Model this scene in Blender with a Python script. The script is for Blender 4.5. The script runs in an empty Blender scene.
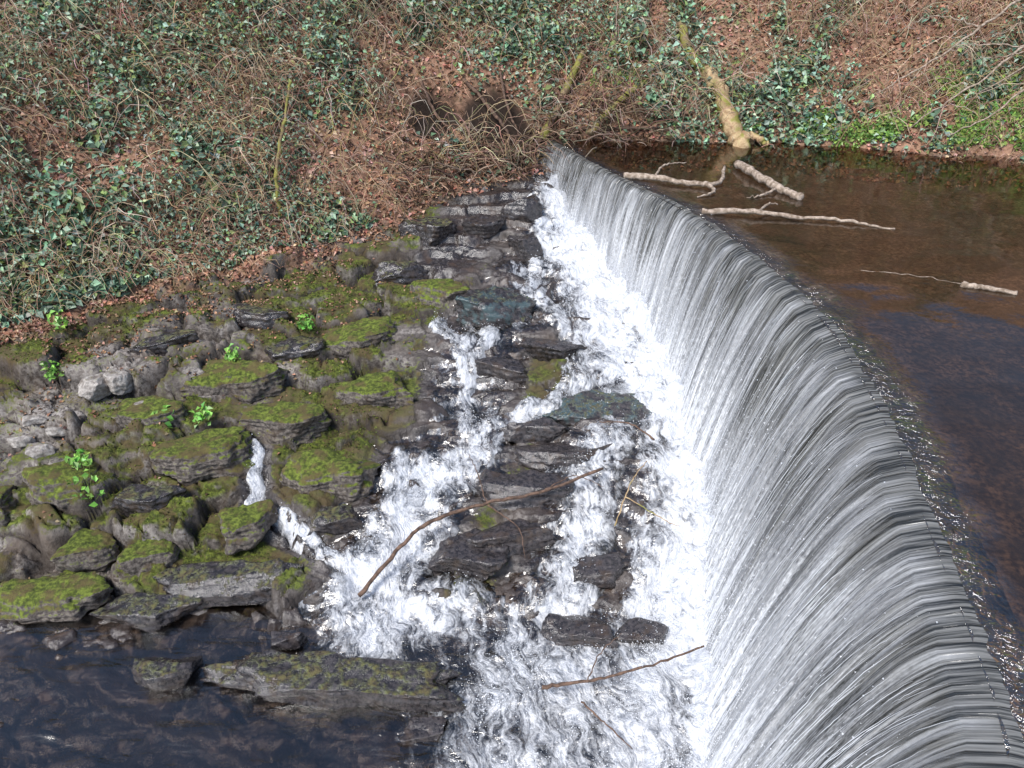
import bpy, math, numpy as np
from mathutils import Vector
rng=np.random.default_rng(7)
sc=bpy.context.scene
# ---------------------------------------------------------------- helpers
def h2(ix,iy,s=0):
    n=(ix.astype(np.int64)*374761393+iy.astype(np.int64)*668265263+s*1442695041)&0xffffffff
    n=((n^(n>>13))*1274126177)&0xffffffff
    n=((n^(n>>16))*2246822519)&0xffffffff
    return ((n^(n>>15))&0xffffff)/float(0xffffff)
def vn(x,y,s=0):
    x=np.asarray(x,float);y=np.asarray(y,float)
    ix=np.floor(x);iy=np.floor(y);fx=x-ix;fy=y-iy
    fx=fx*fx*(3-2*fx);fy=fy*fy*(3-2*fy)
    a=h2(ix,iy,s);b=h2(ix+1,iy,s);c=h2(ix,iy+1,s);d=h2(ix+1,iy+1,s)
    return (a*(1-fx)+b*fx)*(1-fy)+(c*(1-fx)+d*fx)*fy
def fbm(x,y,o=4,s=0):
    r=0;a=.5;t=0
    for i in range(o):
        r=r+a*vn(x*2**i+i*17.3,y*2**i+i*9.1,s+i);t+=a;a*=.5
    return r/t*2-1
def ss(a,b,x):
    t=np.clip((x-a)/(b-a),0,1);return t*t*(3-2*t)
def voro(x,y,s=0):
    ix=np.floor(x);iy=np.floor(y)
    F1=np.full(x.shape,9.);F2=np.full(x.shape,9.);ID=np.zeros(x.shape);CX=np.zeros(x.shape);CY=np.zeros(x.shape)
    for dx in(-1,0,1):
        for dy in(-1,0,1):
            cx=ix+dx;cy=iy+dy
            px=cx+.02+.96*h2(cx,cy,s);py=cy+.02+.96*h2(cx,cy,s+5)
            d=np.hypot(px-x,py-y)
            n=d<F1
            F2=np.where(n,F1,np.minimum(F2,d));F1=np.where(n,d,F1)
            ID=np.where(n,h2(cx,cy,s+9),ID);CX=np.where(n,px,CX);CY=np.where(n,py,CY)
    return F1,F2,ID,CX,CY
def mk(name,V,F,mat=None,attrs={},smooth=True,uv=None,parent=None):
    V=np.asarray(V,np.float32);F=np.asarray(F,np.int32)
    m=bpy.data.meshes.new(name);n,k=F.shape
    m.vertices.add(len(V));m.vertices.foreach_set('co',V.ravel())
    m.loops.add(n*k);m.loops.foreach_set('vertex_index',F.ravel())
    m.polygons.add(n);m.polygons.foreach_set('loop_start',np.arange(0,n*k,k,dtype=np.int32))
    m.update(calc_edges=True)
    m.polygons.foreach_set('use_smooth',np.full(n,smooth))
    for a,v in attrs.items():
        v=np.asarray(v,np.float32)
        if v.ndim==1:
            at=m.attributes.new(a,'FLOAT','POINT');at.data.foreach_set('value',v)
        else:
            at=m.attributes.new(a,'FLOAT_COLOR','POINT')
            at.data.foreach_set('color',np.concatenate([v,np.ones((len(v),1),np.float32)],1).ravel())
    if uv is not None:
        u=m.uv_layers.new(name='UVMap');u.data.foreach_set('uv',np.asarray(uv,np.float32)[F.ravel()].ravel())
    m.validate()
    o=bpy.data.objects.new(name,m);sc.collection.objects.link(o)
    if mat:m.materials.append(mat)
    if parent:o.parent=parent
    return o
def gridF(ny,nx):
    i=np.arange(ny*nx).reshape(ny,nx)
    return np.stack([i[:-1,:-1],i[:-1,1:],i[1:,1:],i[1:,:-1]],-1).reshape(-1,4)
def tubes(P,R,sides=4):
    N,K,_=P.shape
    T=np.gradient(P,axis=1);T/=np.linalg.norm(T,axis=2,keepdims=True)+1e-9
    up=np.zeros_like(T);up[...,2]=1
    vert=np.abs(T[...,2])>.9
    up[vert]=(1,0,0)
    A=np.cross(T,up);A/=np.linalg.norm(A,axis=2,keepdims=True)+1e-9
    B=np.cross(T,A)
    an=np.arange(sides)*2*np.pi/sides
    V=P[:,:,None,:]+R[:,:,None,None]*(np.cos(an)[None,None,:,None]*A[:,:,None,:]+np.sin(an)[None,None,:,None]*B[:,:,None,:])
    idx=np.arange(N*K*sides).reshape(N,K,sides)
    a=idx[:,:-1];b=idx[:,1:]
    F=np.stack([a,np.roll(a,-1,2),np.roll(b,-1,2),b],-1).reshape(-1,4)
    return V.reshape(-1,3),F
def spline(p,n):
    p=np.asarray(p,float);P=np.vstack([2*p[0]-p[1],p,2*p[-1]-p[-2]])
    out=[];m=len(p)-1
    for t in np.linspace(0,m,n):
        i=min(int(t),m-1);u=t-i
        a,b,c,d=P[i],P[i+1],P[i+2],P[i+3]
        out.append(.5*(2*b+(c-a)*u+(2*a-5*b+4*c-d)*u*u+(3*b-a-3*c+d)*u**3))
    return np.array(out)
class NT:
    def __init__(s,name,blend=False):
        s.m=bpy.data.materials.new(name);s.m.use_nodes=True;s.t=s.m.node_tree
        s.t.nodes.clear();s.out=s.n('ShaderNodeOutputMaterial')
    def n(s,ty,**k):
        nd=s.t.nodes.new(ty)
        for a,v in k.items():setattr(nd,a,v)
        return nd
    def set(s,nd,i,v):
        if hasattr(v,'is_output'):s.t.links.new(v,nd.inputs[i])
        else:nd.inputs[i].default_value=v
    def noise(s,vec,scale,detail=4,rough=.55,dist=0):
        nd=s.n('ShaderNodeTexNoise');s.set(nd,'Vector',vec);s.set(nd,'Scale',scale);s.set(nd,'Detail',detail);s.set(nd,'Roughness',rough);s.set(nd,'Distortion',dist)
        return nd.outputs['Fac']
    def math(s,op,a,b=0.,c=0.,clamp=False):
        nd=s.n('ShaderNodeMath',operation=op,use_clamp=clamp);s.set(nd,0,a);s.set(nd,1,b);s.set(nd,2,c);return nd.outputs[0]
    def sm(s,x,a,b,o0=0.,o1=1.):
        nd=s.n('ShaderNodeMapRange',interpolation_type='SMOOTHSTEP');s.set(nd,0,x);s.set(nd,1,a);s.set(nd,2,b);s.set(nd,3,o0);s.set(nd,4,o1);return nd.outputs[0]
    def mix(s,f,a,b):
        nd=s.n('ShaderNodeMix',data_type='RGBA')
        s.set(nd,0,f)
        for i,v in((6,a),(7,b)):
            if isinstance(v,tuple) and len(v)==3:v=v+(1,)
            s.set(nd,i,v)
        return nd.outputs[2]
    def attr(s,n):
        return s.n('ShaderNodeAttribute',attribute_name=n)
    def map(s,vec,scale=(1,1,1),rot=(0,0,0)):
        nd=s.n('ShaderNodeMapping');s.set(nd,0,vec);nd.inputs['Scale'].default_value=scale;nd.inputs['Rotation'].default_value=rot;return nd.outputs[0]
    def pos(s):return s.n('ShaderNodeNewGeometry').outputs['Position']
    def bump(s,h,st=.5,dist=.02,normal=None):
        nd=s.n('ShaderNodeBump');s.set(nd,'Strength',st);s.set(nd,'Distance',dist);s.set(nd,'Height',h)
        if normal is not None:s.set(nd,'Normal',normal)
        return nd.outputs[0]
    def bsdf(s,col,rough=.8,normal=None,spec=.5,alpha=None,**k):
        nd=s.n('ShaderNodeBsdfPrincipled')
        if isinstance(col,tuple):col=col+(1,)
        s.set(nd,'Base Color',col);s.set(nd,'Roughness',rough);s.set(nd,'Specular IOR Level',spec)
        if normal is not None:s.set(nd,'Normal',normal)
        if alpha is not None:s.set(nd,'Alpha',alpha)
        for a,v in k.items():s.set(nd,a.replace('_',' '),v)
        return nd.outputs[0]
    def end(s,sh):
        s.t.links.new(sh,s.out.inputs[0]);return s.m
# ---------------------------------------------------------------- geometry functions
crest=spline([(0.75,19.9),(1.05,19.0),(2.3,16.2),(3.36,14.04),(4.04,11.67),(4.35,9.7),(4.30,8.1),(4.13,6.66),(3.87,5.28),(3.66,4.14),(3.42,3.2),(2.6,1.0),(1.2,-1.2)],700)
cy=crest[::-1,1];cx=crest[::-1,0]
T=np.gradient(crest,axis=0);T/=np.linalg.norm(T,axis=1,keepdims=True)
Nn=np.stack([T[:,1],-T[:,0]],1)
if Nn[350,0]>0:Nn=-Nn
arc=np.concatenate([[0],np.cumsum(np.linalg.norm(np.diff(crest,axis=0),axis=1))])
Yc_=crest[:,1]
Hd_=np.interp(Yc_,[2,5,8,11,13.4,16.2,19,20],[4.15,4.05,3.85,3.2,2.75,2.15,1.35,1.2])
thr=np.interp(Yc_,[2,5,8,11,13.4,16.2,19,20],[1.5,1.45,1.3,1.05,.8,.5,.3,.25])
foot=(crest+Nn*thr[:,None])[::20]
def Xc(Y):return np.interp(Y,cy,cx)
def Yb(X):
    return np.interp(X,[-40,-16,-9.8,-6.4,-2.7,0.5,1.2,3,7,11.7,16,40],[5,11.0,13.3,14.6,17.3,19.1,19.4,19.4,18.9,17.7,16.4,10])+.35*fbm(X*.8,X*0,3,3)
def base(X,Y):
    z=np.interp(Y,[2,6,8,9.5,11,13,15,17,19,21],[-4.3,-4.2,-3.95,-3.4,-2.9,-2.3,-1.8,-1.2,-0.5,-.2])
    return z+0.35*ss(-3,-7,X)*ss(8,10,Y)
def segd(X,Y,P):
    d=np.full(np.shape(X),99.)
    for (a,b),(c,e) in zip(P[:-1],P[1:]):
        dx,dy=c-a,e-b;t=np.clip(((X-a)*dx+(Y-b)*dy)/(dx*dx+dy*dy),0,1)
        d=np.minimum(d,np.hypot(X-a-t*dx,Y-b-t*dy))
    return d
chA=[(1.3,18.1),(1.1,16.3),(1.9,14.7),(2.0,13.1),(2.75,12.0),(3.1,10.9),(2.95,9.6),(2.6,8.4),(2.2,7.2),(1.7,6.0),(1.5,4.5)]
chB=[(.9,16.6),(.4,15.2),(.37,14.4),(-.5,13.6),(-.7,12.6),(-.77,11.75),(-.73,10.88),(-1.5,10.1),(-1.8,9.2),(-2.1,8.3),(-1.9,7.5)]
chC=[(.8,14.6),(1.3,13.2),(1.3,12.3),(.6,11.6),(-.4,11.0)]
chD=[(2.3,12.2),(1.7,11.0),(1.3,10.2),(1.1,9.2),(.8,8.3),(.3,7.3),(-.3,6.4)]
chE=[(-4.36,10.6),(-4.25,9.7),(-3.7,9.3),(-2.5,8.6)]
chF=[(-1.4,13.7),(-1.0,13.2),(-.77,12.4)]
def foammask(X,Y):
    j=.3*fbm(X*1.5,Y*1.5,3,150);X0,Y0=X,Y
    X=X+j;Y=Y+.3*fbm(X*1.5+9,Y*1.5,3,151)
    g=lambda c,s:np.exp(-(segd(X,Y,c)/s)**2)
    f=g(chA,.95)
    f=np.maximum(f,g(chB,.85)*ss(12.2,10.3,Y)*.9)
    f=np.maximum(f,g(chB,.30)*.78)
    f=np.maximum(f,g(chC,.45)*.76)
    f=np.maximum(f,g(chD,.72)*.82)
    f=np.maximum(f,g(chE,.17)*.88)
    f=np.maximum(f,g(chF,.25)*.8)
    f=np.maximum(f,np.exp(-(np.hypot((X+1.7)/1.7,(Y-8.0)/1.0))**2)*.88)
    f=np.maximum(f,ss(9.4,7.2,Y)*ss(-2.8,.2,X)*.78)
    X,Y=X0,Y0
    d=Xc(Y)-X
    f=np.maximum(f,ss(2.8,1.2,d)*ss(13,10,Y)*.93)
    f=np.maximum(f,.48*np.exp(-(np.minimum(segd(X,Y,chB),segd(X,Y,chD))/1.2)**4))
    return f*(d>-.1)
def wet_shade_mask(X,Y):
    w=np.exp(-(np.minimum(segd(X,Y,chA),np.minimum(segd(X,Y,chB),segd(X,Y,chD)))/1.15)**4)
    w=np.maximum(w,ss(8.6,7.6,Y))
    w=np.maximum(w,np.exp(-(segd(X,Y,[(.3,19.0),(-.9,17.0),(-1.4,15.6)])/.95)**4))  # upper end also paints the bank undercut's shade; lower end is wet slabs
    w=np.maximum(w,np.exp(-(segd(X,Y,chE)/.3)**4))
    return w
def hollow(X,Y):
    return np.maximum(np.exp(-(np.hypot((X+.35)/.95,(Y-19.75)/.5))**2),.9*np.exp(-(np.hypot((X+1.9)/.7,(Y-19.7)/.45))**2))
def rocks(X,Y):
    wx=X+.45*fbm(X*1.0,Y*1.0,4,21);wy=Y+.36*fbm(X*1.0,Y*1.0,4,22)
    rot=.12
    a=wx*math.cos(rot)+wy*math.sin(rot);b=-wx*math.sin(rot)+wy*math.cos(rot)
    z=base(X,Y)
    SX,SY=1.3,.66
    F1,F2,ID,CX,CY=voro(a/SX,b/SY,31)
    cxw=CX*SX;cyw=CY*SY
    ux=cxw*math.cos(rot)-cyw*math.sin(rot);uy=cxw*math.sin(rot)+cyw*math.cos(rot)
    zc=base(ux,uy)
    e=F2-F1
    k=ss(0,.14,e)
    r1=np.modf(ID*977)[0];r2=np.modf(ID*5431)[0]
    G1,G2,JD,DX,DY=voro(a/.5,b/.27,57)
    g=G2-G1;kg=ss(0,.16,g)
    big=(k*.6+.4)*((zc-z)*.7+(ID-.5)*.46+(a-cxw)*(r1-.5)*.25+(b-cyw)*(r2-.35)*.3)-(1-k)*(.10+.14*r1)
    sm_=(.4+.6*kg)*(JD-.5)*.2*(.2+1.5*r2)-(1-kg)*.08*(r2>.35)
    dome=.06*np.sqrt(np.clip(e,0,.6))+.03*np.sqrt(np.clip(g,0,.5))
    fine=.06*fbm(X*3.5,Y*5,4,77)+.02*fbm(X*18,Y*22,3,78)
    h=z+big+sm_+dome+fine+.04
    qh=(h+.06*fbm(X*1.3,Y*1.7,3,82))/.08;fh=qh-np.floor(qh)
    h=h+(ss(.5,.85,fh)-fh)*.08*.9
    q=(z+.22*fbm(X*.55+wx*.1,Y*1.0,4,79)+(ID-.5)*.16+(JD-.5)*.05+.05*(a-cxw)*(r1-.5))/.17
    fl_=np.floor(q);fr=q-fl_
    led=(fl_+ss(.70,.92,fr))*.17+.04*(h2(fl_,fl_*0,4)-.5)
    q2=(led+.10*fbm(X*1.6,Y*2.2,3,81))/.05;f2=q2-np.floor(q2)
    led=led+(ss(.5,.8,f2)-f2)*.05*.7+.008*fbm(X*14,Y*20,3,78)+.03*fbm(X*2.5,Y*3,2,83)
    led=led-(1-ss(0,.07,e))*.06-(1-ss(0,.06,g))*.02*(r2>.4)
    wgt=ss(-3.6,-2.2,X+.8*fbm(X*.7,Y*.7,2,80))
    wgt=np.maximum(wgt,.85*ss(0.05,.3,fbm(X*.6+4,Y*.8,2,84)))
    return h*(1-wgt)+(led+.06+.4*(h-z)*(X<-2.5))*wgt-.02,e,g,ID,JD
def height(X,Y):
    down,e,g,ID,JD=rocks(X,Y)
    pool=ss(8.1,7.5,Y+.5*fbm(X*1.1,Y*1.1,3,90)-.15*(X<-3))*ss(2.5,0,X)
    down=down-pool*.26
    down=down-.14*np.exp(-(segd(X,Y,chA)/.6)**2)-.10*np.exp(-(segd(X,Y,chB)/.35)**2)-.15*np.exp(-(segd(X,Y,chE)/.15)**2)-.08*np.exp(-(segd(X,Y,chC)/.2)**2)
    yb=Yb(X)
    s=Y-yb
    z0=np.where(X<.6,base(X,yb),0)*ss(1.6,.2,X)+.05
    bankh=z0+np.where(s>0,.82*s,.45*s)+.45*fbm(X*.45,Y*.6,4,40)*ss(-.2,1.5,s)+.09*fbm(X*3,Y*3,3,41)
    bankh=np.where(s>9,bankh-(s-9)*.82*ss(9,14,s)*.8,bankh)
    bankh=bankh-.8*hollow(X,Y)+.35*np.exp(-(np.hypot((X+.8)/1.9,(Y-20.6)/.4))**2)
    bl=ss(-.9,.35,s+.8*fbm(X*1.3,Y*1.3,3,43))
    down=down*(1-bl)+np.maximum(bankh,down-.1)*bl
    up=-.42+.06*fbm(X*2,Y*2,4,50)-.2*ss(0,3,X-Xc(Y))
    bl2=ss(-.5,.12,s+.35*fbm(X*1.6,Y*1.6,3,44))
    up=up*(1-bl2)+np.maximum(bankh,up)*bl2
    isdown=(X<Xc(Y)+.3)&(Y<19.6)
    H=np.where(isdown,down,up)
    return H,isdown,e,g,bl,s,ID,JD
# ---------------------------------------------------------------- ground sheet
st=.034
dx=np.arange(-10.5,5.3,st);dy=np.arange(4.2,20.6,st)
xs=np.concatenate([np.linspace(-45,-16,20),np.arange(-15.6,-10.5,.12),dx,np.arange(5.35,17,.12),np.linspace(17.5,45,20)])
ys=np.concatenate([np.linspace(-14,3.5,30),np.arange(3.7,4.2,.1),dy,np.arange(20.65,27,.14),np.linspace(27.5,60,24)])
X,Y=np.meshgrid(xs,ys)
H,isdown,e,g,bl,s,ID,JD=height(X,Y)
wet=np.maximum(wet_shade_mask(X,Y),ss(.15,.5,hollow(X,Y)))  # real wetness, plus the hollow's shade painted in as darkness
moss=isdown*(1-bl)*ss(.85,.3,wet)*(.15+.78*ss(-.3,.3,fbm(X*.9,Y*.9,4,61)+.22*ss(0,-2,X)+.22*np.exp(-((Y-10.2)/2.2)**2)+.5*(JD-.5)))*(.6+.4*ss(0.0,.2,e))
moss=np.maximum(moss,isdown*.34*ss(.3,.55,fbm(X*1.4+5,Y*1.4,3,66))*(1-bl)*(X<.3))
dry=isdown*(1-bl)*np.maximum(np.exp(-(np.hypot((X+8.1)/1.2,(Y-10.9)/.9))**2),np.exp(-(np.hypot((X+7.4)/1.0,(Y-11.7)/.7))**2))
moss=moss*(1-.6*dry)
dry=np.maximum(dry,isdown*(1-bl)*(1-wet)*.8*ss(.12,.4,fbm(X*2.2,Y*2.6,3,68)))
isbank=np.clip(np.maximum(bl*isdown,(~isdown)*ss(-.4,.1,s)),0,1)
isbed=(~isdown)*(1-isbank)
tone=.5*ID+.5*JD
crack=isdown*(1-np.minimum(ss(0,.12,e),.4+.6*ss(0,.12,g)))
M=NT('ground_mat');p=M.pos()
n1=M.noise(p,3,4,.6);n2=M.noise(p,14,5,.65);n3=M.noise(p,60,3,.6);n4=M.noise(p,1.1,2)
wetShadeA=M.attr('wet').outputs['Fac'];mosA=M.attr('moss').outputs['Fac'];dryA=M.attr('dry').outputs['Fac'];bkA=M.attr('bank').outputs['Fac'];bedA=M.attr('bed').outputs['Fac'];toneA=M.attr('tone').outputs['Fac'];crA=M.attr('crack_dark').outputs['Fac']
rock=M.mix(M.sm(n2,.35,.7),(.06,.05,.045),(.32,.285,.26))
rock=M.mix(M.sm(toneA,.3,.8),rock,M.mix(M.sm(n1,.4,.65),(.24,.21,.19),(.09,.08,.08)))
rock=M.mix(M.sm(n4,.45,.65,0,.45),rock,(.13,.09,.06))
wetrock=M.mix(M.sm(n2,.4,.7),(.014,.012,.014),(.075,.064,.066))
wetrock=M.mix(M.sm(toneA,.45,.8,0,.6),wetrock,(.06,.043,.036))
wetrock=M.mix(M.sm(n1,.52,.72,0,.7),wetrock,(.10,.06,.036))
rock=M.mix(wetShadeA,rock,wetrock)
rock=M.mix(M.math('MULTIPLY',dryA,M.sm(n2,.38,.6)),rock,(.48,.44,.41))
mosscol=M.mix(M.sm(n2,.35,.7),(.04,.052,.012),(.19,.23,.04))
mosscol=M.mix(M.sm(n4,.48,.65),mosscol,M.mix(n3,(.07,.055,.03),(.16,.14,.06)))
mosscol=M.mix(M.sm(n1,.47,.62,0,.8),mosscol,(.12,.085,.045))
geo=M.n('ShaderNodeNewGeometry');nz=M.n('ShaderNodeSeparateXYZ');M.set(nz,0,geo.outputs['Normal'])
mf=M.math('MULTIPLY',M.sm(M.math('ADD',mosA,M.math('MULTIPLY',M.math('SUBTRACT',n2,.5),1.6)),.3,.68),M.sm(M.math('ADD',nz.outputs[2],M.math('MULTIPLY',M.math('SUBTRACT',n1,.5),1.2)),.25,.75))
mf=M.math('MULTIPLY',mf,M.sm(mosA,.02,.15))
col=M.mix(mf,rock,mosscol)
col=M.mix(M.math('MULTIPLY',crA,.75),col,(.028,.02,.015))  # colour blends to dark brown along the cell cracks
v=M.n('ShaderNodeTexVoronoi');M.set(v,'Vector',p);M.set(v,'Scale',13.)
lit=M.mix(M.sm(n2,.3,.75),(.17,.09,.055),(.46,.27,.18))
sep=M.n('ShaderNodeSeparateColor');M.set(sep,0,v.outputs['Color'])
lit=M.mix(M.math('MULTIPLY',sep.outputs[0],.7),lit,(.48,.29,.20))
lit=M.mix(M.sm(sep.outputs[1],.6,1,0,.7),lit,(.10,.06,.04))
lit=M.mix(M.sm(n1,.55,.75,0,.55),lit,(.10,.10,.04))
lit=M.mix(M.math('MULTIPLY',wetShadeA,.95),lit,(.014,.010,.008))  # shade of the bank hollow painted near-black into the litter colour
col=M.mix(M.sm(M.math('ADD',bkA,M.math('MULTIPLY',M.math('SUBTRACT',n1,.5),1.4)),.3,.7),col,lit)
bed=M.mix(M.sm(n2,.38,.66),(.10,.07,.045),(.42,.30,.21))
bed=M.mix(M.sm(n1,.4,.7,0,.75),bed,(.10,.08,.055))
bed=M.mix(M.sm(n4,.4,.65,0,.5),bed,(.08,.065,.05))
col=M.mix(bedA,col,bed)
rgh=M.mix(wetShadeA,(.8,.8,.8),M.mix(M.sm(n1,.35,.65),(.06,.06,.06),(.30,.30,.30)))
rgh=M.mix(mf,rgh,(.95,.95,.95))
rgh=M.mix(bkA,rgh,(.9,.9,.9))
hh=M.math('MULTIPLY',M.math('ADD',M.math('MULTIPLY',n2,1.),M.math('MULTIPLY',n3,.6)),M.sm(M.math('SUBTRACT',wetShadeA,mf),0,1,1,.4))
nrm=M.bump(hh,.9,.04)
gmat=M.end(M.bsdf(col,rgh,nrm,M.sm(M.math('SUBTRACT',wetShadeA,bkA),0,1,.3,1.)))
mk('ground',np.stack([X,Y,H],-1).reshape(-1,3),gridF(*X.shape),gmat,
   dict(wet=wet.ravel(),moss=moss.ravel(),dry=dry.ravel(),bank=isbank.ravel(),bed=isbed.ravel().astype(float),tone=tone.ravel(),crack_dark=crack.ravel()))
def groundz(x,y):
    return height(np.atleast_1d(np.asarray(x,float)),np.atleast_1d(np.asarray(y,float)))[0]
# ---------------------------------------------------------------- stream water (downstream)
iy0=np.searchsorted(ys,dy[0]-1e-6);ix0=np.searchsorted(xs,dx[0]-1e-6)
Hd=H[iy0:iy0+len(dy),ix0:ix0+len(dx)].copy()
XD,YD=np.meshgrid(dx,dy)
Hr=np.where(XD<Xc(YD)+.2,Hd,base(XD,YD)-.1)
def blur(A,sig):
    r=int(3*sig/st);k=np.exp(-.5*(np.arange(-r,r+1)*st/sig)**2);k/=k.sum()
    A=np.pad(A,((r,r),(r,r)),'edge')
    A=np.apply_along_axis(lambda m:np.convolve(m,k,'valid'),0,A)
    return np.apply_along_axis(lambda m:np.convolve(m,k,'valid'),1,A)
Hm=np.minimum(Hr,blur(Hr,.45)+.09)
Hb=blur(Hm,.08)
f=foammask(XD,YD)
W=Hb+np.where(f>.06,-.07+.17*ss(.15,.8,f),-.25)
fl=ss(.2,.6,f)
gx=XD*.94+YD*-.34;gy=XD*.34+YD*.94
W+=fl*(.11*fbm(gx*4,gy*2.0,4,101)+.06*np.abs(fbm(gx*11,gy*6,3,103)))
df_=segd(XD,YD,[tuple(q) for q in foot])
W+=np.exp(-(df_/.4)**2)*(.14+.16*fbm(XD*3.5,YD*3.5,4,105))*ss(18,14,YD)
f=np.maximum(f,1.15*np.exp(-(df_/.55)**2))
PL=-4.02
pool=PL+.03*fbm(XD*1.0,YD*2.0,3,110)+.02*fbm(XD*1.8,YD*4.5,2,111)
W=np.where(YD<9,np.maximum(W,pool),W)
W+=f*ss(9,7,YD)*.08*fbm(gx*5,gy*4,3,120)
ok=(W>Hd-.10)&(XD<Xc(YD)+.12)&(YD<18.9)
Fs=gridF(*XD.shape);okf=ok.ravel()[Fs].all(1);Fs=Fs[okf]
use=np.unique(Fs);re=np.zeros(XD.size,int);re[use]=np.arange(len(use))
gy_,gx_=np.gradient(W,st);slope=np.hypot(gx_,gy_)
ff=f+.35*np.clip(slope-.45,0,1)*(f>.25)-.3*np.clip(.02-(W-Hd),0,.1)/.1
VW=np.stack([XD,YD,W],-1).reshape(-1,3)[use]
M=NT('stream_water_mat');p=M.pos()
fa=M.attr('foam').outputs['Fac']
pr=M.map(p,(1,1,1),(0,0,-.35))
warp=M.n('ShaderNodeTexNoise');M.set(warp,'Vector',p);M.set(warp,'Scale',1.6);M.set(warp,'Detail',3.)
wv=M.n('ShaderNodeVectorMath',operation='MULTIPLY_ADD');M.set(wv,0,warp.outputs['Color']);wv.inputs[1].default_value=(.8,.8,.8);M.set(wv,2,pr)
pr=wv.outputs[0]
s1=M.noise(M.map(pr,(4,1.3,1.5)),1.2,5,.68,.4);s2=M.noise(M.map(pr,(13,4,4)),1.5,4,.65);s3=M.noise(p,34,3,.65)
nn=M.math('ADD',M.math('MULTIPLY',s1,1.25),M.math('ADD',M.math('MULTIPLY',s2,.6),M.math('MULTIPLY',s3,.3)))
fo=M.sm(M.math('ADD',M.math('MULTIPLY',fa,.9),nn),1.50,2.08)
foamcol=M.mix(M.sm(s2,.3,.6),(.52,.56,.64),(.86,.88,.92))
bmp=M.bump(M.math('ADD',s2,M.math('MULTIPLY',s3,.5)),.85,.06)
foam=M.bsdf(foamcol,.55,bmp,.4)
calm=M.sm(fa,.1,.5,.35,.8)
wb=M.bump(M.math('ADD',M.noise(M.map(p,(1.6,4.5,3),(0,0,.2)),1.1,3,.5,.8),M.math('MULTIPLY',s2,.2)),calm,.085)
tr=M.n('ShaderNodeBsdfTransparent');tr.inputs[0].default_value=(.68,.60,.54,1)
gl=M.n('ShaderNodeBsdfGlossy');gl.inputs['Roughness'].default_value=.2;M.set(gl,'Normal',wb);gl.inputs['Color'].default_value=(1,1,1,1)
fr=M.n('ShaderNodeFresnel');fr.inputs[0].default_value=1.6;M.set(fr,'Normal',wb)
mx=M.n('ShaderNodeMixShader');M.set(mx,0,M.math('ADD',fr.outputs[0],.06));M.set(mx,1,tr.outputs[0]);M.set(mx,2,gl.outputs[0])
mx2=M.n('ShaderNodeMixShader');M.set(mx2,0,fo);M.set(mx2,1,mx.outputs[0]);M.set(mx2,2,foam)
wmat=M.end(mx2.outputs[0])
mk('stream_water',VW,re[Fs],wmat,dict(foam=ff.ravel()[use]))
ox=np.concatenate([np.linspace(-45,-10.6,60)]);oy=np.linspace(-14,8.6,120)
OX,OY=np.meshgrid(ox,oy);mk('pool_water',np.stack([OX,OY,np.full(OX.shape,PL)],-1).reshape(-1,3),gridF(*OX.shape),wmat,dict(foam=np.zeros(OX.size)))
OX,OY=np.meshgrid(np.linspace(-10.5,3,80),np.linspace(-14,4.24,90));mk('pool_water',np.stack([OX,OY,np.full(OX.shape,PL)],-1).reshape(-1,3),gridF(*OX.shape),wmat,dict(foam=foammask(OX,OY).ravel()))
# ---------------------------------------------------------------- weir wall and falling water
t=np.linspace(0,arc[-1],1500);c=np.column_stack([np.interp(t,arc,crest[:,0]),np.interp(t,arc,crest[:,1])])
Nn=np.column_stack([np.interp(t,arc,Nn[:,0]),np.interp(t,arc,Nn[:,1])]);Hd_=np.interp(t,arc,Hd_);thr=np.interp(t,arc,thr);Yc_=np.interp(t,arc,Yc_);crest=c;arc=t
crestw=.05*fbm(arc*1.7,arc*0,3,210)+.03*fbm(arc*7,arc*0,2,211)
def curtain(off,nt,seed,amp,flat=.16,exp=1.75):
    prof=[];tt=[]
    for t in np.linspace(0,1,4)[:-1]:prof.append((-flat*(1-t),-.012*t**3,0))
    for t in np.linspace(0,1,nt):prof.append((None,t,t))
    V=[];UV=[]
    for k,(d,z,t) in enumerate(prof):
        if d is None:
            D=thr*(z*.93+.07*ss(0,.1,z))+off*np.minimum(1,z*6)+crestw;Z=-.006-Hd_*(z**exp)-.03*ss(0,.06,z)
            wob=amp*(fbm(arc*4,np.full(arc.shape,z*1.2),3,seed)+.7*fbm(arc*16,np.full(arc.shape,z*2),2,seed+3))*min(1,z*4)
            D=D+wob
        else:D=np.full(arc.shape,d)+crestw;Z=np.full(arc.shape,.01+z+off*.05)+.005*fbm(arc*9,np.full(arc.shape,d*9),3,seed)
        P=crest+Nn*D[:,None]
        V.append(np.column_stack([P,Z]));UV.append(np.column_stack([arc,np.full(arc.shape,k/ (len(prof)-1))]))
    return np.array(V),np.array(UV)
M=NT('weir_stone_mat');p=M.pos()
a1=M.noise(M.map(p,(6,6,1.2)),1.5,5,.6);a2=M.noise(p,9,5,.6)
c=M.mix(M.sm(a1,.35,.7),(.012,.012,.012),(.05,.048,.042));c=M.mix(M.sm(a2,.5,.7,0,.6),c,(.05,.055,.02))
weirm=M.end(M.bsdf(c,.35,M.bump(a2,.7,.05),.5))
prof=[(-.55,-5.0),(-.55,-.16),(-.5,-.12),(-.04,-.06),(.0,-.12)]
V=[]
for d,z in prof:V.append(np.column_stack([crest+Nn*(d+crestw)[:,None],np.full(len(crest),z)]))
for z in np.linspace(.03,1,16):
    lum=.04*fbm(arc*2,np.full(arc.shape,z*5),3,201)
    V.append(np.column_stack([crest+Nn*(thr*z*.7-.04+lum+crestw)[:,None],-.12-Hd_*1.12*z**1.6]))
V=np.array(V);mk('stone_weir',V.reshape(-1,3),gridF(V.shape[0],V.shape[1]),weirm)
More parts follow.
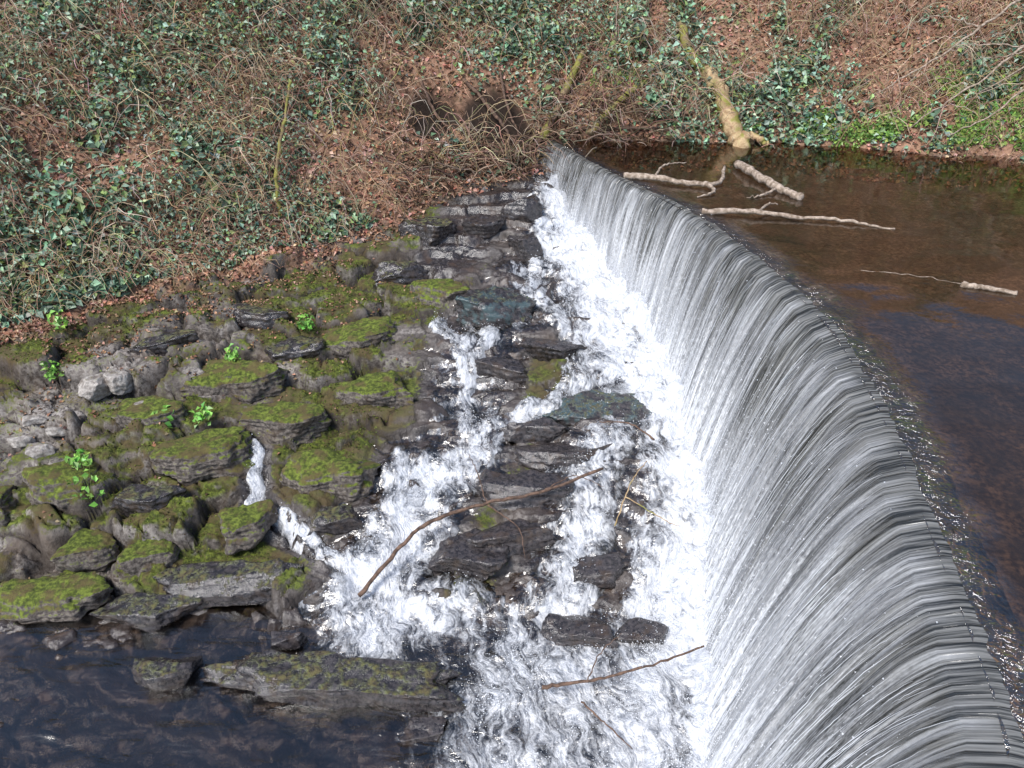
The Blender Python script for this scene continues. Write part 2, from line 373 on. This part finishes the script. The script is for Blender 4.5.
def curtmat(name,opaque,dens):
    M=NT(name);uv=M.n('ShaderNodeUVMap').outputs[0]
    sx=M.n('ShaderNodeSeparateXYZ');M.set(sx,0,uv);vv=sx.outputs[1]
    sh=.37 if opaque else 4.1
    mp=M.n('ShaderNodeMapping');M.set(mp,0,uv);mp.inputs['Location'].default_value=(sh*9,sh*3,0);uv=mp.outputs[0]
    a=M.noise(M.map(uv,(1.3,.9,1)),1.,3,.5,.3)
    b=M.noise(M.map(uv,(8,1.1,1)),1.,3,.55,.3)
    c=M.noise(M.map(uv,(28,2.0,1)),1.,4,.6,.3)
    d=M.noise(M.map(uv,(60,45,1)),1.,3,.65)
    n=M.math('ADD',M.math('MULTIPLY',a,.45),M.math('ADD',M.math('MULTIPLY',b,.36),M.math('MULTIPLY',c,.34)))
    n=M.math('ADD',n,M.math('MULTIPLY',M.math('SUBTRACT',d,.5),M.sm(vv,.12,1,.10,.6)))
    w=M.math('ADD',n,M.math('ADD',M.sm(vv,.08,.5,-.03,.0+dens),M.sm(vv,.5,1,0,.22)))
    al=M.sm(w,.49,.80)
    wcol=M.mix(M.sm(w,.55,.86),(.34,.35,.37),(.84,.86,.89))
    nrm=M.bump(M.math('ADD',b,M.math('MULTIPLY',c,.6)),.8,.03)
    white=M.bsdf(wcol,.45,nrm,.5)
    if opaque:
        under=M.bsdf(M.mix(M.sm(c,.38,.62),(.02,.021,.02),(.21,.21,.20)),.2,nrm,.7)
        m2=M.n('ShaderNodeMixShader');M.set(m2,0,M.math('MULTIPLY',al,M.sm(vv,.05,.16)));M.set(m2,1,under);M.set(m2,2,white)
    else:
        tr=M.n('ShaderNodeBsdfTransparent')
        m2=M.n('ShaderNodeMixShader');M.set(m2,0,M.math('MULTIPLY',al,M.sm(vv,.1,.3)));M.set(m2,1,tr.outputs[0]);M.set(m2,2,white)
    return M.end(m2.outputs[0])
fall=bpy.data.objects.new('waterfall',None);sc.collection.objects.link(fall)
for i,(off,dens,amp) in enumerate([(-.02,.03,.035),(.09,-.05,.06)]):
    V,UV=curtain(off,34,300+i*40,amp,exp=1.75+.1*i,flat=.12)
    if i==1:V=V[4:];UV=UV[4:]
    mk('curtain_%d'%(i+1),V.reshape(-1,3),gridF(V.shape[0],V.shape[1]),curtmat('falling_water_mat_%d'%i,i==0,dens),uv=UV.reshape(-1,2),parent=fall)
Ns=1500;K=9
si=rng.integers(0,len(crest),Ns);t0=.08+rng.random(Ns)**.8*.75;ln=.1+.25*rng.random(Ns);tt=np.clip(t0[:,None]+ln[:,None]*np.linspace(0,1,K)[None],0,1.02)
D=thr[si][:,None]*tt+.06+.16*rng.random(Ns)[:,None]*tt+crestw[si][:,None]
P=np.zeros((Ns,K,3));P[...,:2]=crest[si][:,None]+Nn[si][:,None]*D[...,None];P[...,2]=-.03-Hd_[si][:,None]*tt**1.85
P+=rng.normal(size=P.shape)*.003
R=(.001+.0035*rng.random(Ns))[:,None]*np.sin(np.linspace(.15,3.0,K))[None]
V,F=tubes(P,R,3)
M=NT('white_water_mat');foamy=M.end(M.bsdf((.78,.81,.86),.4,None,.6))
mk('strands',V,F,foamy,parent=fall)
def tets(C,S):
    b=np.array([(1,1,1),(1,-1,-1),(-1,1,-1),(-1,-1,1)],float)*.6
    q=rng.normal(size=(len(C),3,3));q,_=np.linalg.qr(q)
    V=C[:,None,:]+np.einsum('ij,njk->nik',b,q)*S[:,None,None]
    i=np.arange(len(C))[:,None]*4
    F=np.concatenate([i+np.array([[0,1,2]]),i+np.array([[0,2,3]]),i+np.array([[0,3,1]]),i+np.array([[1,3,2]])])
    return V.reshape(-1,3),F
Nd=36000
Wf=f.ravel();pr_=np.clip(Wf-.5,0,1)**1.4*(XD<Xc(YD)-.1).ravel()*np.clip(.2+fbm(XD*2.5,YD*2.5,3,160),0,1).ravel();pr_/=pr_.sum()
ii=rng.choice(XD.size,Nd,p=pr_)
C=np.column_stack([XD.ravel()[ii],YD.ravel()[ii],W.ravel()[ii]])+np.column_stack([rng.normal(0,.05,Nd),rng.normal(0,.05,Nd),rng.exponential(.06,Nd)])
V,F=tets(C,.004+.009*rng.random(Nd)**2)
mk('spray',V,F,foamy,smooth=False,parent=fall)
Nd=30000
si=rng.integers(0,len(crest),Nd);t=np.clip(1-rng.exponential(.13,Nd),0.1,1.0)
D=thr[si]*t+rng.exponential(.17,Nd);C=np.column_stack([crest[si]+Nn[si]*D[:,None],-Hd_[si]*t**1.8+rng.exponential(.09,Nd)])
V,F=tets(C,.003+.009*rng.random(Nd)**2);mk('mist_drops',V,F,foamy,smooth=False,parent=fall)
# ---------------------------------------------------------------- upper river
oy=np.concatenate([np.linspace(-14,2,30),np.arange(2.1,21.5,.1)]);ux=np.concatenate([np.linspace(0,1,40)**1.6*12,np.linspace(13,44,12)])
V=np.array([[(max(Xc(y),.8)+.02+u,y,0) for u in ux] for y in oy]).reshape(-1,3)
d=V[:,0]-Xc(V[:,1])
V[:,2]+=.01*fbm(V[:,0]*3,V[:,1]*3,3,130)*ss(0,.3,d)
M=NT('river_water_mat');p=M.pos()
ea=M.attr('edge').outputs['Fac']
b1=M.noise(p,1.6,3,.5,.6);b2=M.noise(M.map(p,(1,1,1),(0,0,.3)),9,4,.55,.8);b3=M.noise(p,26,2,.5)
hb=M.math('ADD',M.math('MULTIPLY',b1,.5),M.math('ADD',M.math('MULTIPLY',b2,M.sm(ea,0,1,.10,.9)),M.math('MULTIPLY',b3,M.sm(ea,0,1,.02,.3))))
nb=M.bump(hb,M.sm(ea,0,1,.12,1.),.10)
tr=M.n('ShaderNodeBsdfTransparent');tr.inputs[0].default_value=(.66,.57,.48,1)
gl=M.n('ShaderNodeBsdfGlossy');gl.inputs['Roughness'].default_value=.02;M.set(gl,'Normal',nb)
fr=M.n('ShaderNodeFresnel');fr.inputs[0].default_value=1.6;M.set(fr,'Normal',nb)
mx=M.n('ShaderNodeMixShader');M.set(mx,0,M.math('ADD',fr.outputs[0],M.sm(ea,0,1,.03,.22)));M.set(mx,1,tr.outputs[0]);M.set(mx,2,gl.outputs[0])
rm=M.end(mx.outputs[0])
mk('river_water',V,gridF(len(oy),len(ux)),rm,dict(edge=ss(.9,.1,d+.3*fbm(V[:,0]*2,V[:,1]*2,3,131))))
# ---------------------------------------------------------------- rocks
from mathutils import noise as mn
def rockmat(name,mossy,wet,dry=0,teal=0):
    M=NT(name);co=M.pos()
    n1=M.noise(co,4,4,.6);n2=M.noise(co,15,5,.65);n3=M.noise(co,70,3,.6)
    a,b=((.016,.014,.016),(.085,.073,.073)) if wet else ((.06,.05,.045),(.30,.26,.23))
    if dry:a,b=(.26,.23,.21),(.62,.58,.54)
    c=M.mix(M.sm(n2,.33,.7),a,b);c=M.mix(M.sm(n1,.5,.7,0,.6),c,(.08,.05,.03))
    if teal:c=M.mix(M.sm(n1,.44,.6,0,.6),c,(.08,.15,.165))
    g=M.n('ShaderNodeNewGeometry');nz=M.n('ShaderNodeSeparateXYZ');M.set(nz,0,g.outputs['Normal'])
    mc=M.mix(M.sm(n2,.35,.7),(.045,.06,.012),(.20,.25,.04));mc=M.mix(M.sm(n1,.46,.62,0,.8),mc,(.12,.085,.04))
    mf=M.math('MULTIPLY',M.sm(M.math('ADD',nz.outputs[2],M.math('MULTIPLY',M.math('SUBTRACT',n2,.5),1.6)),1-mossy,1.35-mossy),1. if mossy>0 else 0.)
    if mossy<.3:mf=M.math('MULTIPLY',mf,M.sm(n1,.42,.6))
    c=M.mix(mf,c,mc)
    r=M.mix(mf,(.12,.12,.12) if wet else (.75,.75,.75),(.95,.95,.95))
    return M.end(M.bsdf(c,r,M.bump(M.math('MULTIPLY',M.math('ADD',n2,M.math('MULTIPLY',n3,.5)),M.sm(mf,0,1,.45 if wet else 1.,1.)),.9,.035),.9 if wet else .4))
RM={'m':rockmat('mossy_rock_mat',.65,False),'h':rockmat('half_moss_rock_mat',.25,True),'w':rockmat('wet_rock_mat',0,True),'d':rockmat('dry_stone_mat',0.02,False,1),'t':rockmat('teal_rock_mat',.12,True,0,1)}
import bmesh
def rock(name,x,y,sx,sy,sz,kind,rot=0,z=None,seed=0,tilt=0):
    bm=bmesh.new();bmesh.ops.create_cube(bm,size=2);bmesh.ops.subdivide_edges(bm,edges=bm.edges[:],cuts=23,use_grid_fill=True)
    r=np.random.default_rng(seed+int(abs(x*100)+abs(y*1000)))
    pl=[]
    for k in range(10):
        n=r.normal(size=3);n[2]*=.35;n/=np.linalg.norm(n);pl.append((n,(.62 if kind=='w' else .74)+.32*r.random()))
    of=Vector(r.random(3)*50);ex=10 if kind in 'wht' else 6
    for v in bm.verts:
        q=np.array(v.co)
        l=(np.abs(q)**ex).sum()**(1/ex);q=q/l
        for n,dd in pl:
            k=q@n-dd
            if k>0:q=q-n*k*.95
        w=Vector(q*np.array((sx,sy,sz))*2.2)
        nz=mn.fractal(w*1.1+of,.9,2.1,5)*.20+mn.noise(w*7+of)*.03
        ly=.10*(abs(((q[2]*sz*10+nz*3)%1)-.5))
        st2=round(nz*10)/10*.5
        sc_=np.array([1+nz-ly,1+nz-ly,1+nz*.4+st2])
        v.co=Vector(q*sc_*np.array((sx,sy,sz)))
    me=bpy.data.meshes.new(name);bm.to_mesh(me);bm.free()
    for p_ in me.polygons:p_.use_smooth=True
    o=bpy.data.objects.new(name,me);sc.collection.objects.link(o);me.materials.append(RM[kind])
    o.location=(x,y,z);o.rotation_euler=(tilt,r.normal()*.07,rot)
    return o
def B(x,y):return float(base(np.array(x),np.array(y)))
rl=[('flat_slab',1.35,11.5,1.05,.42,.2,'t',.05,-.0,-.05),('flat_slab',.84,13.0,.7,.35,.2,'w',.1,0,0),('flat_slab',-.1,12.5,.6,.3,.18,'w',-.1,0,0),
('mossy_rock',-3.1,10.2,.8,.5,.34,'m',.1,.08,0),('mossy_rock',-4.2,9.25,.45,.34,.25,'m',.5,.08,0),('mossy_rock',-2.6,11.9,.85,.4,.3,'m',-.1,.05,0),
('mossy_rock',-.35,14.0,.8,.5,.45,'t',.1,0,0),('mossy_rock',-5.6,8.75,.42,.36,.28,'m',.2,0,0),('mossy_rock',-6.6,8.8,.45,.36,.22,'m',.2,0,0),
('long_slab',-2.45,6.7,1.75,.42,.26,'h',-.06,.19,0),('flat_slab',-4.75,6.85,.42,.28,.2,'h',.1,.16,0),
('flat_slab',1.4,8.6,.5,.34,.24,'w',.2,-.04,0),('flat_slab',-.7,8.8,.65,.42,.25,'w',.1,0,0),('flat_slab',.9,7.6,.62,.36,.24,'w',0,-.02,0),('flat_slab',1.9,7.6,.42,.3,.2,'w',0,-.02,0),
('flat_slab',.2,9.9,.85,.46,.24,'w',.05,0,0),('flat_slab',0,9.15,.7,.38,.22,'w',.3,0,0),('flat_slab',.75,10.6,.95,.4,.22,'w',-.1,0,0),('flat_slab',.4,11.1,.6,.26,.2,'w',.1,0,0),
('mossy_slab',-2.9,9.4,.5,.3,.2,'h',.1,0,0),('mossy_rock',-5.2,10.4,.75,.45,.3,'m',.2,.05,0),('mossy_rock',-7.2,9.7,.65,.45,.3,'m',.3,.05,0),('mossy_rock',-5.1,12,.9,.45,.32,'m',0,.05,0),('mossy_rock',-3.0,13.2,.9,.45,.32,'m',.1,.05,0),('mossy_rock',-4.1,12.8,.6,.35,.3,'h',.2,0,0),('mossy_rock',-4.0,11.2,.8,.4,.3,'m',.1,.05,0),('mossy_rock',-6.3,11.0,.7,.4,.28,'m',-.1,.05,0),
('mossy_rock',-6.6,12.6,.7,.35,.26,'h',.15,.05,0),('mossy_rock',-8.6,9.4,.6,.4,.26,'m',.2,.05,0),('mossy_rock',-5.0,13.6,.6,.3,.24,'h',-.1,.05,0),('mossy_rock',-2.4,15.2,.6,.3,.24,'h',.3,.05,0),('mossy_slab',-5.9,9.5,.6,.3,.2,'h',.0,.05,0),
('flat_slab',.2,17.2,.5,.4,.45,'w',.2,.1,0),('flat_slab',-.7,16.7,.55,.4,.3,'w',0,0,0),('flat_slab',-1.9,16.6,.6,.4,.35,'h',-.2,0,0),('flat_slab',.35,16.1,.4,.3,.3,'w',.1,0,0),('mossy_rock',-1.5,14.6,.65,.4,.3,'m',-.1,0,0),('mossy_slab',-4.3,8.35,1.2,.33,.2,'h',.05,.1,0),('mossy_slab',-6.9,8.1,.9,.35,.22,'m',.1,.1,0),
('mossy_slab',-5.4,7.9,.8,.28,.18,'h',.02,.12,0),('dry_stone',-7.4,11.5,.26,.2,.2,'d',.3,.2,0),('dry_stone',-7.0,11.6,.2,.17,.2,'d',-.3,.2,0),('dry_stone',-8.1,10.8,.2,.1,.08,'d',.4,.15,0),('dry_stone',-7.7,10.6,.18,.09,.08,'d',.2,.15,0),('dry_stone',-8.2,10.4,.2,.1,.08,'d',.5,.15,0),('dry_stone',-6.5,11.1,.15,.09,.08,'d',.1,.15,0),('dry_stone',-7.8,10.2,.2,.1,.08,'d',.5,.15,0),
('flat_slab',-1.2,6.0,.4,.2,.15,'w',.1,.12,0),('flat_slab',-3.2,7.35,.3,.15,.15,'w',.1,.15,0)]
for i,(nm,x,y,sx,sy,sz,k,rt,dz,tl) in enumerate(rl):
    rock(nm,x,y,sx,sy,sz,k,rt,B(x,y)+dz-sz*.25,i*7)
# ---------------------------------------------------------------- bank vegetation
def samp(n,dens,x0=-15,x1=15,s0=-.2,s1=8,avoid=True):
    out=[]
    tot=0
    while tot<n:
        x=rng.uniform(x0,x1,n);s_=rng.uniform(s0,s1,n);y=Yb(x)+s_
        k=rng.random(n)<dens(x,y,s_)*((1-ss(.15,.5,hollow(x,y))) if avoid else 1);out.append(np.column_stack([x[k],y[k],s_[k]]));tot+=k.sum()
    return np.vstack(out)[:n]
def leaves(name,P,size,cols,mat,up=.5,fold=.25):
    n=len(P);nr=rng.normal(size=(n,3));nr[:,2]=np.abs(nr[:,2])+up;nr[:,1]-=.6;nr/=np.linalg.norm(nr,axis=1,keepdims=True)
    t=np.cross(nr,rng.normal(size=(n,3)));t/=np.linalg.norm(t,axis=1,keepdims=True);b=np.cross(nr,t)
    s=size[:,None]
    v0=P-t*s*.5;v2=P+t*s*.5;v1=P+b*s*.36+nr*s*fold-t*s*.08;v3=P-b*s*.36+nr*s*fold-t*s*.08
    V=np.stack([v0,v1,v2,v3],1).reshape(-1,3);i=np.arange(n)[:,None]*4
    F=np.concatenate([i+[[0,2,1]],i+[[0,3,2]]])
    return mk(name,V,F,mat,dict(Col=np.repeat(cols,4,0)),smooth=False)
M=NT('leaf_mat');leafm=M.end(M.bsdf(M.attr('Col').outputs['Color'],.42,None,.5))
M=NT('litter_mat');litm=M.end(M.bsdf(M.attr('Col').outputs['Color'],.8,None,.2))
def pick(c,n,j=.25):
    c=np.array(c);k=c[rng.integers(0,len(c),n)]
    return np.clip(k*(1+j*rng.normal(size=(n,1)))*(1+.08*rng.normal(size=(n,3))),.004,1)
P=samp(46000,lambda x,y,s:np.full(x.shape,.9),s0=-.5,s1=7)
z=groundz(P[:,0],P[:,1])+.01+.03*rng.random(len(P))
leaves('leaf_litter',np.column_stack([P[:,:2],z]),.06+.09*rng.random(len(P)),pick([(.48,.28,.20),(.42,.22,.14),(.34,.18,.12),(.55,.38,.29),(.18,.10,.06)],len(P)),litm,up=1)
n=9000;x=rng.uniform(-11,0,n);s_=-rng.exponential(1.6,n);y=Yb(x)+s_
k=(wet_shade_mask(x,y)<.35)&(y>8.2)&(fbm(x*1.7,y*1.7,3,530)>-.1)&(s_>-6);x=x[k];y=y[k]
z=groundz(x,y)+.012
leaves('fallen_leaves',np.column_stack([x,y,z]),.04+.05*rng.random(len(x)),pick([(.30,.18,.11),(.22,.12,.07),(.38,.25,.17),(.12,.07,.04)],len(x)),litm,up=1.5)
n=26000;x=rng.uniform(-10.4,-.5,n);y=rng.uniform(8.2,15.5,n)
k=(wet_shade_mask(x,y)<.3)&(Yb(x)-y>.2)&(fbm(x*.9,y*.9,4,61)+.2*fbm(x*4,y*4,2,62)>-.05);x=x[k];y=y[k];z=groundz(x,y)+.006
leaves('moss_tufts',np.column_stack([x,y,z]),.018+.028*rng.random(len(x)),pick([(.12,.15,.03),(.17,.21,.04),(.08,.10,.02),(.12,.10,.05)],len(x)),litm,up=.3,fold=.4)
def ivyd(x,y,s):
    n=fbm(x*.42+3,y*.5+1,4,500)+.6*fbm(x*1.6,y*1.6,3,501)+.24*ss(-3,-8,x)+.14*ss(3,-3,x)-.25*ss(8,11,x)*ss(2,4,s)-.3*np.exp(-((x+2)/2.)**2)*ss(3,1,s)+.35*np.exp(-((x-1)/2.5)**2)*ss(1,3,s)
    return ss(-.1,.32,n)*.95+.04
P=samp(66000,ivyd,s0=-.1,s1=8)
dn=ivyd(P[:,0],P[:,1],P[:,2])
z=groundz(P[:,0],P[:,1])+.03+rng.random(len(P))**1.2*(.1+1.05*dn*ss(0,1,P[:,2])*(.5+fbm(P[:,0]*1.1,P[:,1]*1.1,2,505)))
lg=fbm(P[:,0]*.8,P[:,1]*.8,2,506)
leaves('ivy',np.column_stack([P[:,:2],z]),(.08+.10*rng.random(len(P)))*(1+.5*lg),pick([(.18,.30,.19),(.25,.38,.26),(.12,.20,.13),(.35,.47,.34),(.06,.10,.06),(.23,.30,.11)],len(P)),leafm,up=.9)
P=samp(9000,lambda x,y,s:ss(0,.3,fbm(x*.9,y*.9,3,520)+.35*ss(8,11,x))*ss(2.2,.6,s),x0=2,x1=15,s0=.1,s1=2.5)
z=groundz(P[:,0],P[:,1])+.02+.12*rng.random(len(P))
leaves('groundcover_plants',np.column_stack([P[:,:2],z]),.06+.08*rng.random(len(P)),pick([(.20,.32,.07),(.14,.26,.07),(.27,.38,.09)],len(P)),leafm)
def stems(name,n,L,r0,cols,dens,x0=-15,x1=15,s0=0,s1=7,arch=.5,K=8,mat=litm,avoid=True):
    P=samp(n,dens,x0,x1,s0,s1,avoid);z=groundz(P[:,0],P[:,1])
    t=np.linspace(0,1,K);l=L*(.4+rng.random(n))
    an=rng.uniform(0,2*np.pi,n)
    dirx=np.cos(an);diry=np.sin(an)*.6-.4
    Q=np.zeros((n,K,3));hh=arch*l*(.3+.9*rng.random(n))
    Q[...,0]=P[:,0:1]+dirx[:,None]*l[:,None]*t;Q[...,1]=P[:,1:2]+diry[:,None]*l[:,None]*t
    Q[...,2]=z[:,None]+hh[:,None]*np.sin(t*2.6)
    wob=rng.normal(size=(n,K,3))*.03*l[:,None,None];wob[:,0]=0;Q+=wob
    gz=groundz(Q[...,0].ravel(),Q[...,1].ravel()).reshape(n,K);Q[...,2]=np.maximum(Q[...,2],gz+.01)
    R=(r0*(.5+rng.random(n)))[:,None]*(1-.7*t)[None]
    V,F=tubes(Q,R,3);c=pick(cols,n);return mk(name,V,F,mat,dict(Col=np.repeat(c,K*3,0)))
stems('bramble_stems',7500,1.2,.009,[(.52,.38,.27),(.42,.28,.19),(.62,.49,.37),(.27,.16,.11),(.42,.35,.18)],lambda x,y,s:np.clip(.4+.9*fbm(x*.5,y*.5,3,540)+.3*ss(6,0,x),.08,1)*(1-.8*ss(.02,.15,hollow(x,y-.7))),arch=.7)
stems('dry_bracken',6500,.5,.008,[(.62,.42,.30),(.52,.32,.22),(.42,.26,.17)],lambda x,y,s:np.clip(.3+1.2*fbm(x*.7,y*.7,3,545),.03,1),arch=.7,s0=-.4)
stems('bank_roots',420,1.1,.02,[(.16,.10,.07),(.09,.06,.04),(.30,.23,.17)],lambda x,y,s:np.ones(x.shape),x0=-2.5,x1=4,s0=-.3,s1=.9,arch=.3,avoid=False)
# ---------------------------------------------------------------- branches, logs
def barkmat(name,a,b,mo=0.):
    M=NT(name);p=M.pos();n=M.noise(p,12,5,.65);n1=M.noise(p,3,3)
    c=M.mix(M.sm(n,.35,.68),a,b)
    if mo:c=M.mix(M.sm(n1,.55-mo*.3,.7-mo*.3),c,(.26,.25,.06))
    return M.end(M.bsdf(c,.8,M.bump(n,.7,.02),.3))
bk=barkmat('dark_bark',(.07,.045,.035),(.22,.14,.10));bp=barkmat('pale_wood',(.20,.15,.11),(.54,.44,.36));bm_=barkmat('mossy_bark',(.16,.11,.07),(.34,.26,.15),.5);bo=barkmat('rotten_wood',(.34,.22,.12),(.60,.46,.27),.2)
def branch(name,lines,mat,wob=.02,sides=8):
    par=None
    if len(lines)>1:
        par=bpy.data.objects.new(name,None);sc.collection.objects.link(par)
    for i,(pts,r0,r1) in enumerate(lines):
        K=max(14,len(pts)*7);p=spline(pts,K)
        w=rng.normal(size=(K,3))*wob*.6;w[0]*=.2;p=p+w
        R=np.linspace(r0,r1,K)*(1+.10*rng.normal(size=K))
        V,F=tubes(p[None],R[None],sides)
        k=len(V);V=np.vstack([V,p[0],p[-1]])
        cap=[(k,(j+1)%sides,j) for j in range(sides)]+[(k+1,k-sides+j,k-sides+(j+1)%sides) for j in range(sides)]
        m=bpy.data.meshes.new(name);m.from_pydata(V.tolist(),[],[tuple(int(q) for q in a) for a in F]+cap);m.update()
        for q in m.polygons:q.use_smooth=True
        o=bpy.data.objects.new(name if par is None else ['main_stem','fork','twig','side_branch','end_twig'][i%5],m);sc.collection.objects.link(o);m.materials.append(mat)
        if par:o.parent=par
def zz(x,y,d=0):return (x,y,B(x,y)+d)
branch('fallen_branch',[([zz(1.5,10,.35),zz(.5,9.6,.33),zz(-.4,9.4,.33),zz(-1.3,9.1,.3),zz(-1.7,8.7,.32),zz(-2.3,8.1,.1)],.022,.036),([zz(-.4,9.4,.3),zz(-.55,9.8,.45),zz(-.7,10.0,.65)],.012,.004),([zz(-.4,9.4,.3),zz(.1,9.0,.3),zz(.2,8.6,.2)],.012,.005),([zz(.5,9.6,.33),zz(1.0,9.9,.3),zz(1.5,9.75,.25)],.012,.004)],bk,.012)
branch('fallen_branch',[([zz(.4,6.5,.35),zz(1.0,6.55,.42),zz(1.7,6.7,.45),zz(2.6,6.95,.55)],.026,.012),([zz(1.0,6.55,.42),zz(1.2,6.9,.5),zz(1.5,7.1,.62)],.01,.004)],bk,.012)
branch('driftwood_stick',[([zz(.9,6.3,.35),zz(1.2,6.0,.35),zz(1.5,5.7,.3)],.015,.006)],bk,.01)
branch('driftwood_stick',[([zz(2.4,10.5,.4),zz(2.0,10.8,.42),zz(1.5,10.9,.35)],.018,.01)],bk,.01)
branch('driftwood_stick',[([zz(1.6,9.0,.35),zz(1.9,9.6,.5),zz(2.2,10.0,.5)],.012,.006),([zz(1.8,9.4,.45),zz(2.4,9.0,.45),zz(2.6,9.0,.35)],.01,.004)],bo,.01)
branch('floating_log',[([(2.4,16.4,.03),(3.0,16.1,.08),(3.7,15.75,.07),(4.3,15.8,.06),(4.6,16.6,.15)],.08,.03),([(3.0,16.1,.08),(3.3,16.6,.2),(3.8,16.8,.2)],.03,.01),([(4.0,15.75,.07),(4.1,15.3,.05),(3.7,15.0,.02)],.05,.015)],bp,.015)
branch('driftwood_log',[([(5.0,17.1,.1),(5.2,16.2,.1),(5.5,15.3,.06),(5.75,14.9,.05)],.09,.08),([(5.4,15.4,.06),(5.0,15.1,.03),(4.7,15.0,.0)],.03,.012)],bp,.02)
branch('driftwood_branch',[([(3.6,14.1,.05),(4.4,14.0,.08),(5.2,13.8,.06),(6.1,13.6,.05),(6.9,13.25,.0)],.06,.018),([(4.6,13.95,.08),(4.9,14.3,.12),(5.1,14.4,.1)],.03,.01)],bp,.015)
branch('floating_stick',[([(6.9,10.85,.02),(7.15,10.75,.03),(7.6,10.55,.02)],.05,.035)],bp,.01)
branch('floating_stick',[([(5.6,11.45,.0),(6.4,11.2,.01),(7.0,10.9,.0)],.006,.004)],bp,.01)
def G(x,y,d=0):return (x,y,float(groundz(x,y)[0])+d)
branch('fallen_trunk',[([G(.75,19.4,.2),(1.1,19.9,.55),(1.5,20.5,1.3),G(1.8,21.0,.5)],.12,.07)],bm_,.02)
branch('fallen_trunk',[([G(1.9,19.5,.15),G(2.4,19.8,.2),G(3.1,20.2,.3)],.10,.07)],bm_,.02)
branch('fallen_trunk',[([G(4.3,21.5,.5),G(4.5,20.9,.4),G(4.9,20.2,.35)],.11,.13)],bm_,.02,10)
branch('broken_trunk',[([G(4.8,20.4,.4),G(5.15,19.8,.35),(5.45,19.2,.2),(5.65,18.9,.0)],.19,.24),([(5.45,19.2,.2),(5.9,19.2,.15),(6.2,18.9,.05)],.12,.06)],bo,.03,10)
branch('fallen_trunk',[([G(-1.3,18.3,.15),G(-.4,18.9,.2),G(.4,19.2,.25),G(1.2,19.8,.3)],.06,.05)],bk,.03)
branch('fallen_trunk',[([G(1.3,19.6,.1),G(2.4,19.55,.1),G(3.6,19.5,.1)],.06,.04)],bk,.03)
branch('bank_root',[([G(-1.2,20.3,.1),G(-.6,19.9,.5),G(0.0,19.4,.4),G(.3,18.9,.1)],.05,.03),([G(-.3,20.4,.1),G(-.1,19.9,.6),G(.2,19.5,.4)],.04,.02),([G(-2.3,20.2,.1),G(-1.9,19.7,.5),G(-1.5,19.2,.2)],.05,.02)],bk,.02)
branch('bank_sapling',[([G(-5.1,16.3,0),G(-5.15,16.7,.5),G(-5.0,17.3,.9),G(-4.9,18.0,1.1)],.05,.03)],bm_,.02)
for k,(x,y) in enumerate([(10.5,18.6),(11.2,18.2),(9.8,19.5),(11.8,18.8)]):
    branch('overhanging_branch',[([G(x+3,y+.8,1.2),G(x+1.5,y+.3,1.3),G(x,y,.8),G(x-1.2,y-.1,.4)],.04,.012),([G(x+1.2,y+.2,1.2),G(x+.2,y+.5,1.3),G(x-.6,y+.7,1.1)],.02,.006)],bp,.04,6)
def plant(name,x,y,n,sz,hgt,stem=False):
    z=B(x,y)+.12
    ang=rng.uniform(0,6.28,n);r=sz*rng.random(n)**.5
    P=np.column_stack([x+r*np.cos(ang),y+r*np.sin(ang),z+hgt*rng.random(n)])
    o=leaves(name,P,.08+.06*rng.random(n),pick([(.20,.42,.08),(.28,.50,.10),(.15,.34,.06)],n),leafm,up=.6)
    K=5;t=np.linspace(0,1,K);Q=np.array([x,y,z-.1])[None,None]+(P-np.array([x,y,z-.1]))[:,None]*t[None,:,None]
    V,F=tubes(Q[:14],np.full((min(14,n),K),.003),3);mk('stems',V,F,leafm,dict(Col=np.tile([.15,.2,.05],(len(V),1))),parent=o)
for x,y in [(-8.2,11.8),(-5.1,12.3),(-5.9,10.8),(-7.0,9.9),(-5.3,10.9),(-8.6,13.0),(-4.0,13.3)]:plant('leafy_plant',x,y,38,.16,.28)
plant('rock_sapling',-6.7,9.4,30,.24,.8)
# ---------------------------------------------------------------- light, world, camera
w=bpy.data.worlds.new('World');sc.world=w;w.use_nodes=True;nt=w.node_tree;bg=nt.nodes['Background']
sky=nt.nodes.new('ShaderNodeTexSky');sky.sky_type='NISHITA';sky.sun_disc=False
el=math.radians(55);az=math.radians(-140)
sky.sun_elevation=el;sky.sun_rotation=az;nt.links.new(sky.outputs[0],bg.inputs[0]);bg.inputs[1].default_value=.15
sl=bpy.data.lights.new('sun','SUN');sl.energy=4.2;sl.angle=math.radians(20);sl.color=(1,.96,.91)
so=bpy.data.objects.new('sun',sl);sc.collection.objects.link(so)
dv=Vector((math.sin(az)*math.cos(el),math.cos(az)*math.cos(el),math.sin(el)))
so.rotation_euler=dv.to_track_quat('Z','Y').to_euler()
cam=bpy.data.cameras.new('Camera');co=bpy.data.objects.new('Camera',cam);sc.collection.objects.link(co)
co.location=(0,0,5);co.rotation_euler=(math.radians(90-32),0,0);cam.sensor_width=36;cam.lens=770/1024*36;cam.clip_end=300
sc.camera=co
sc.view_settings.view_transform='Standard';sc.view_settings.look='None';sc.view_settings.exposure=0
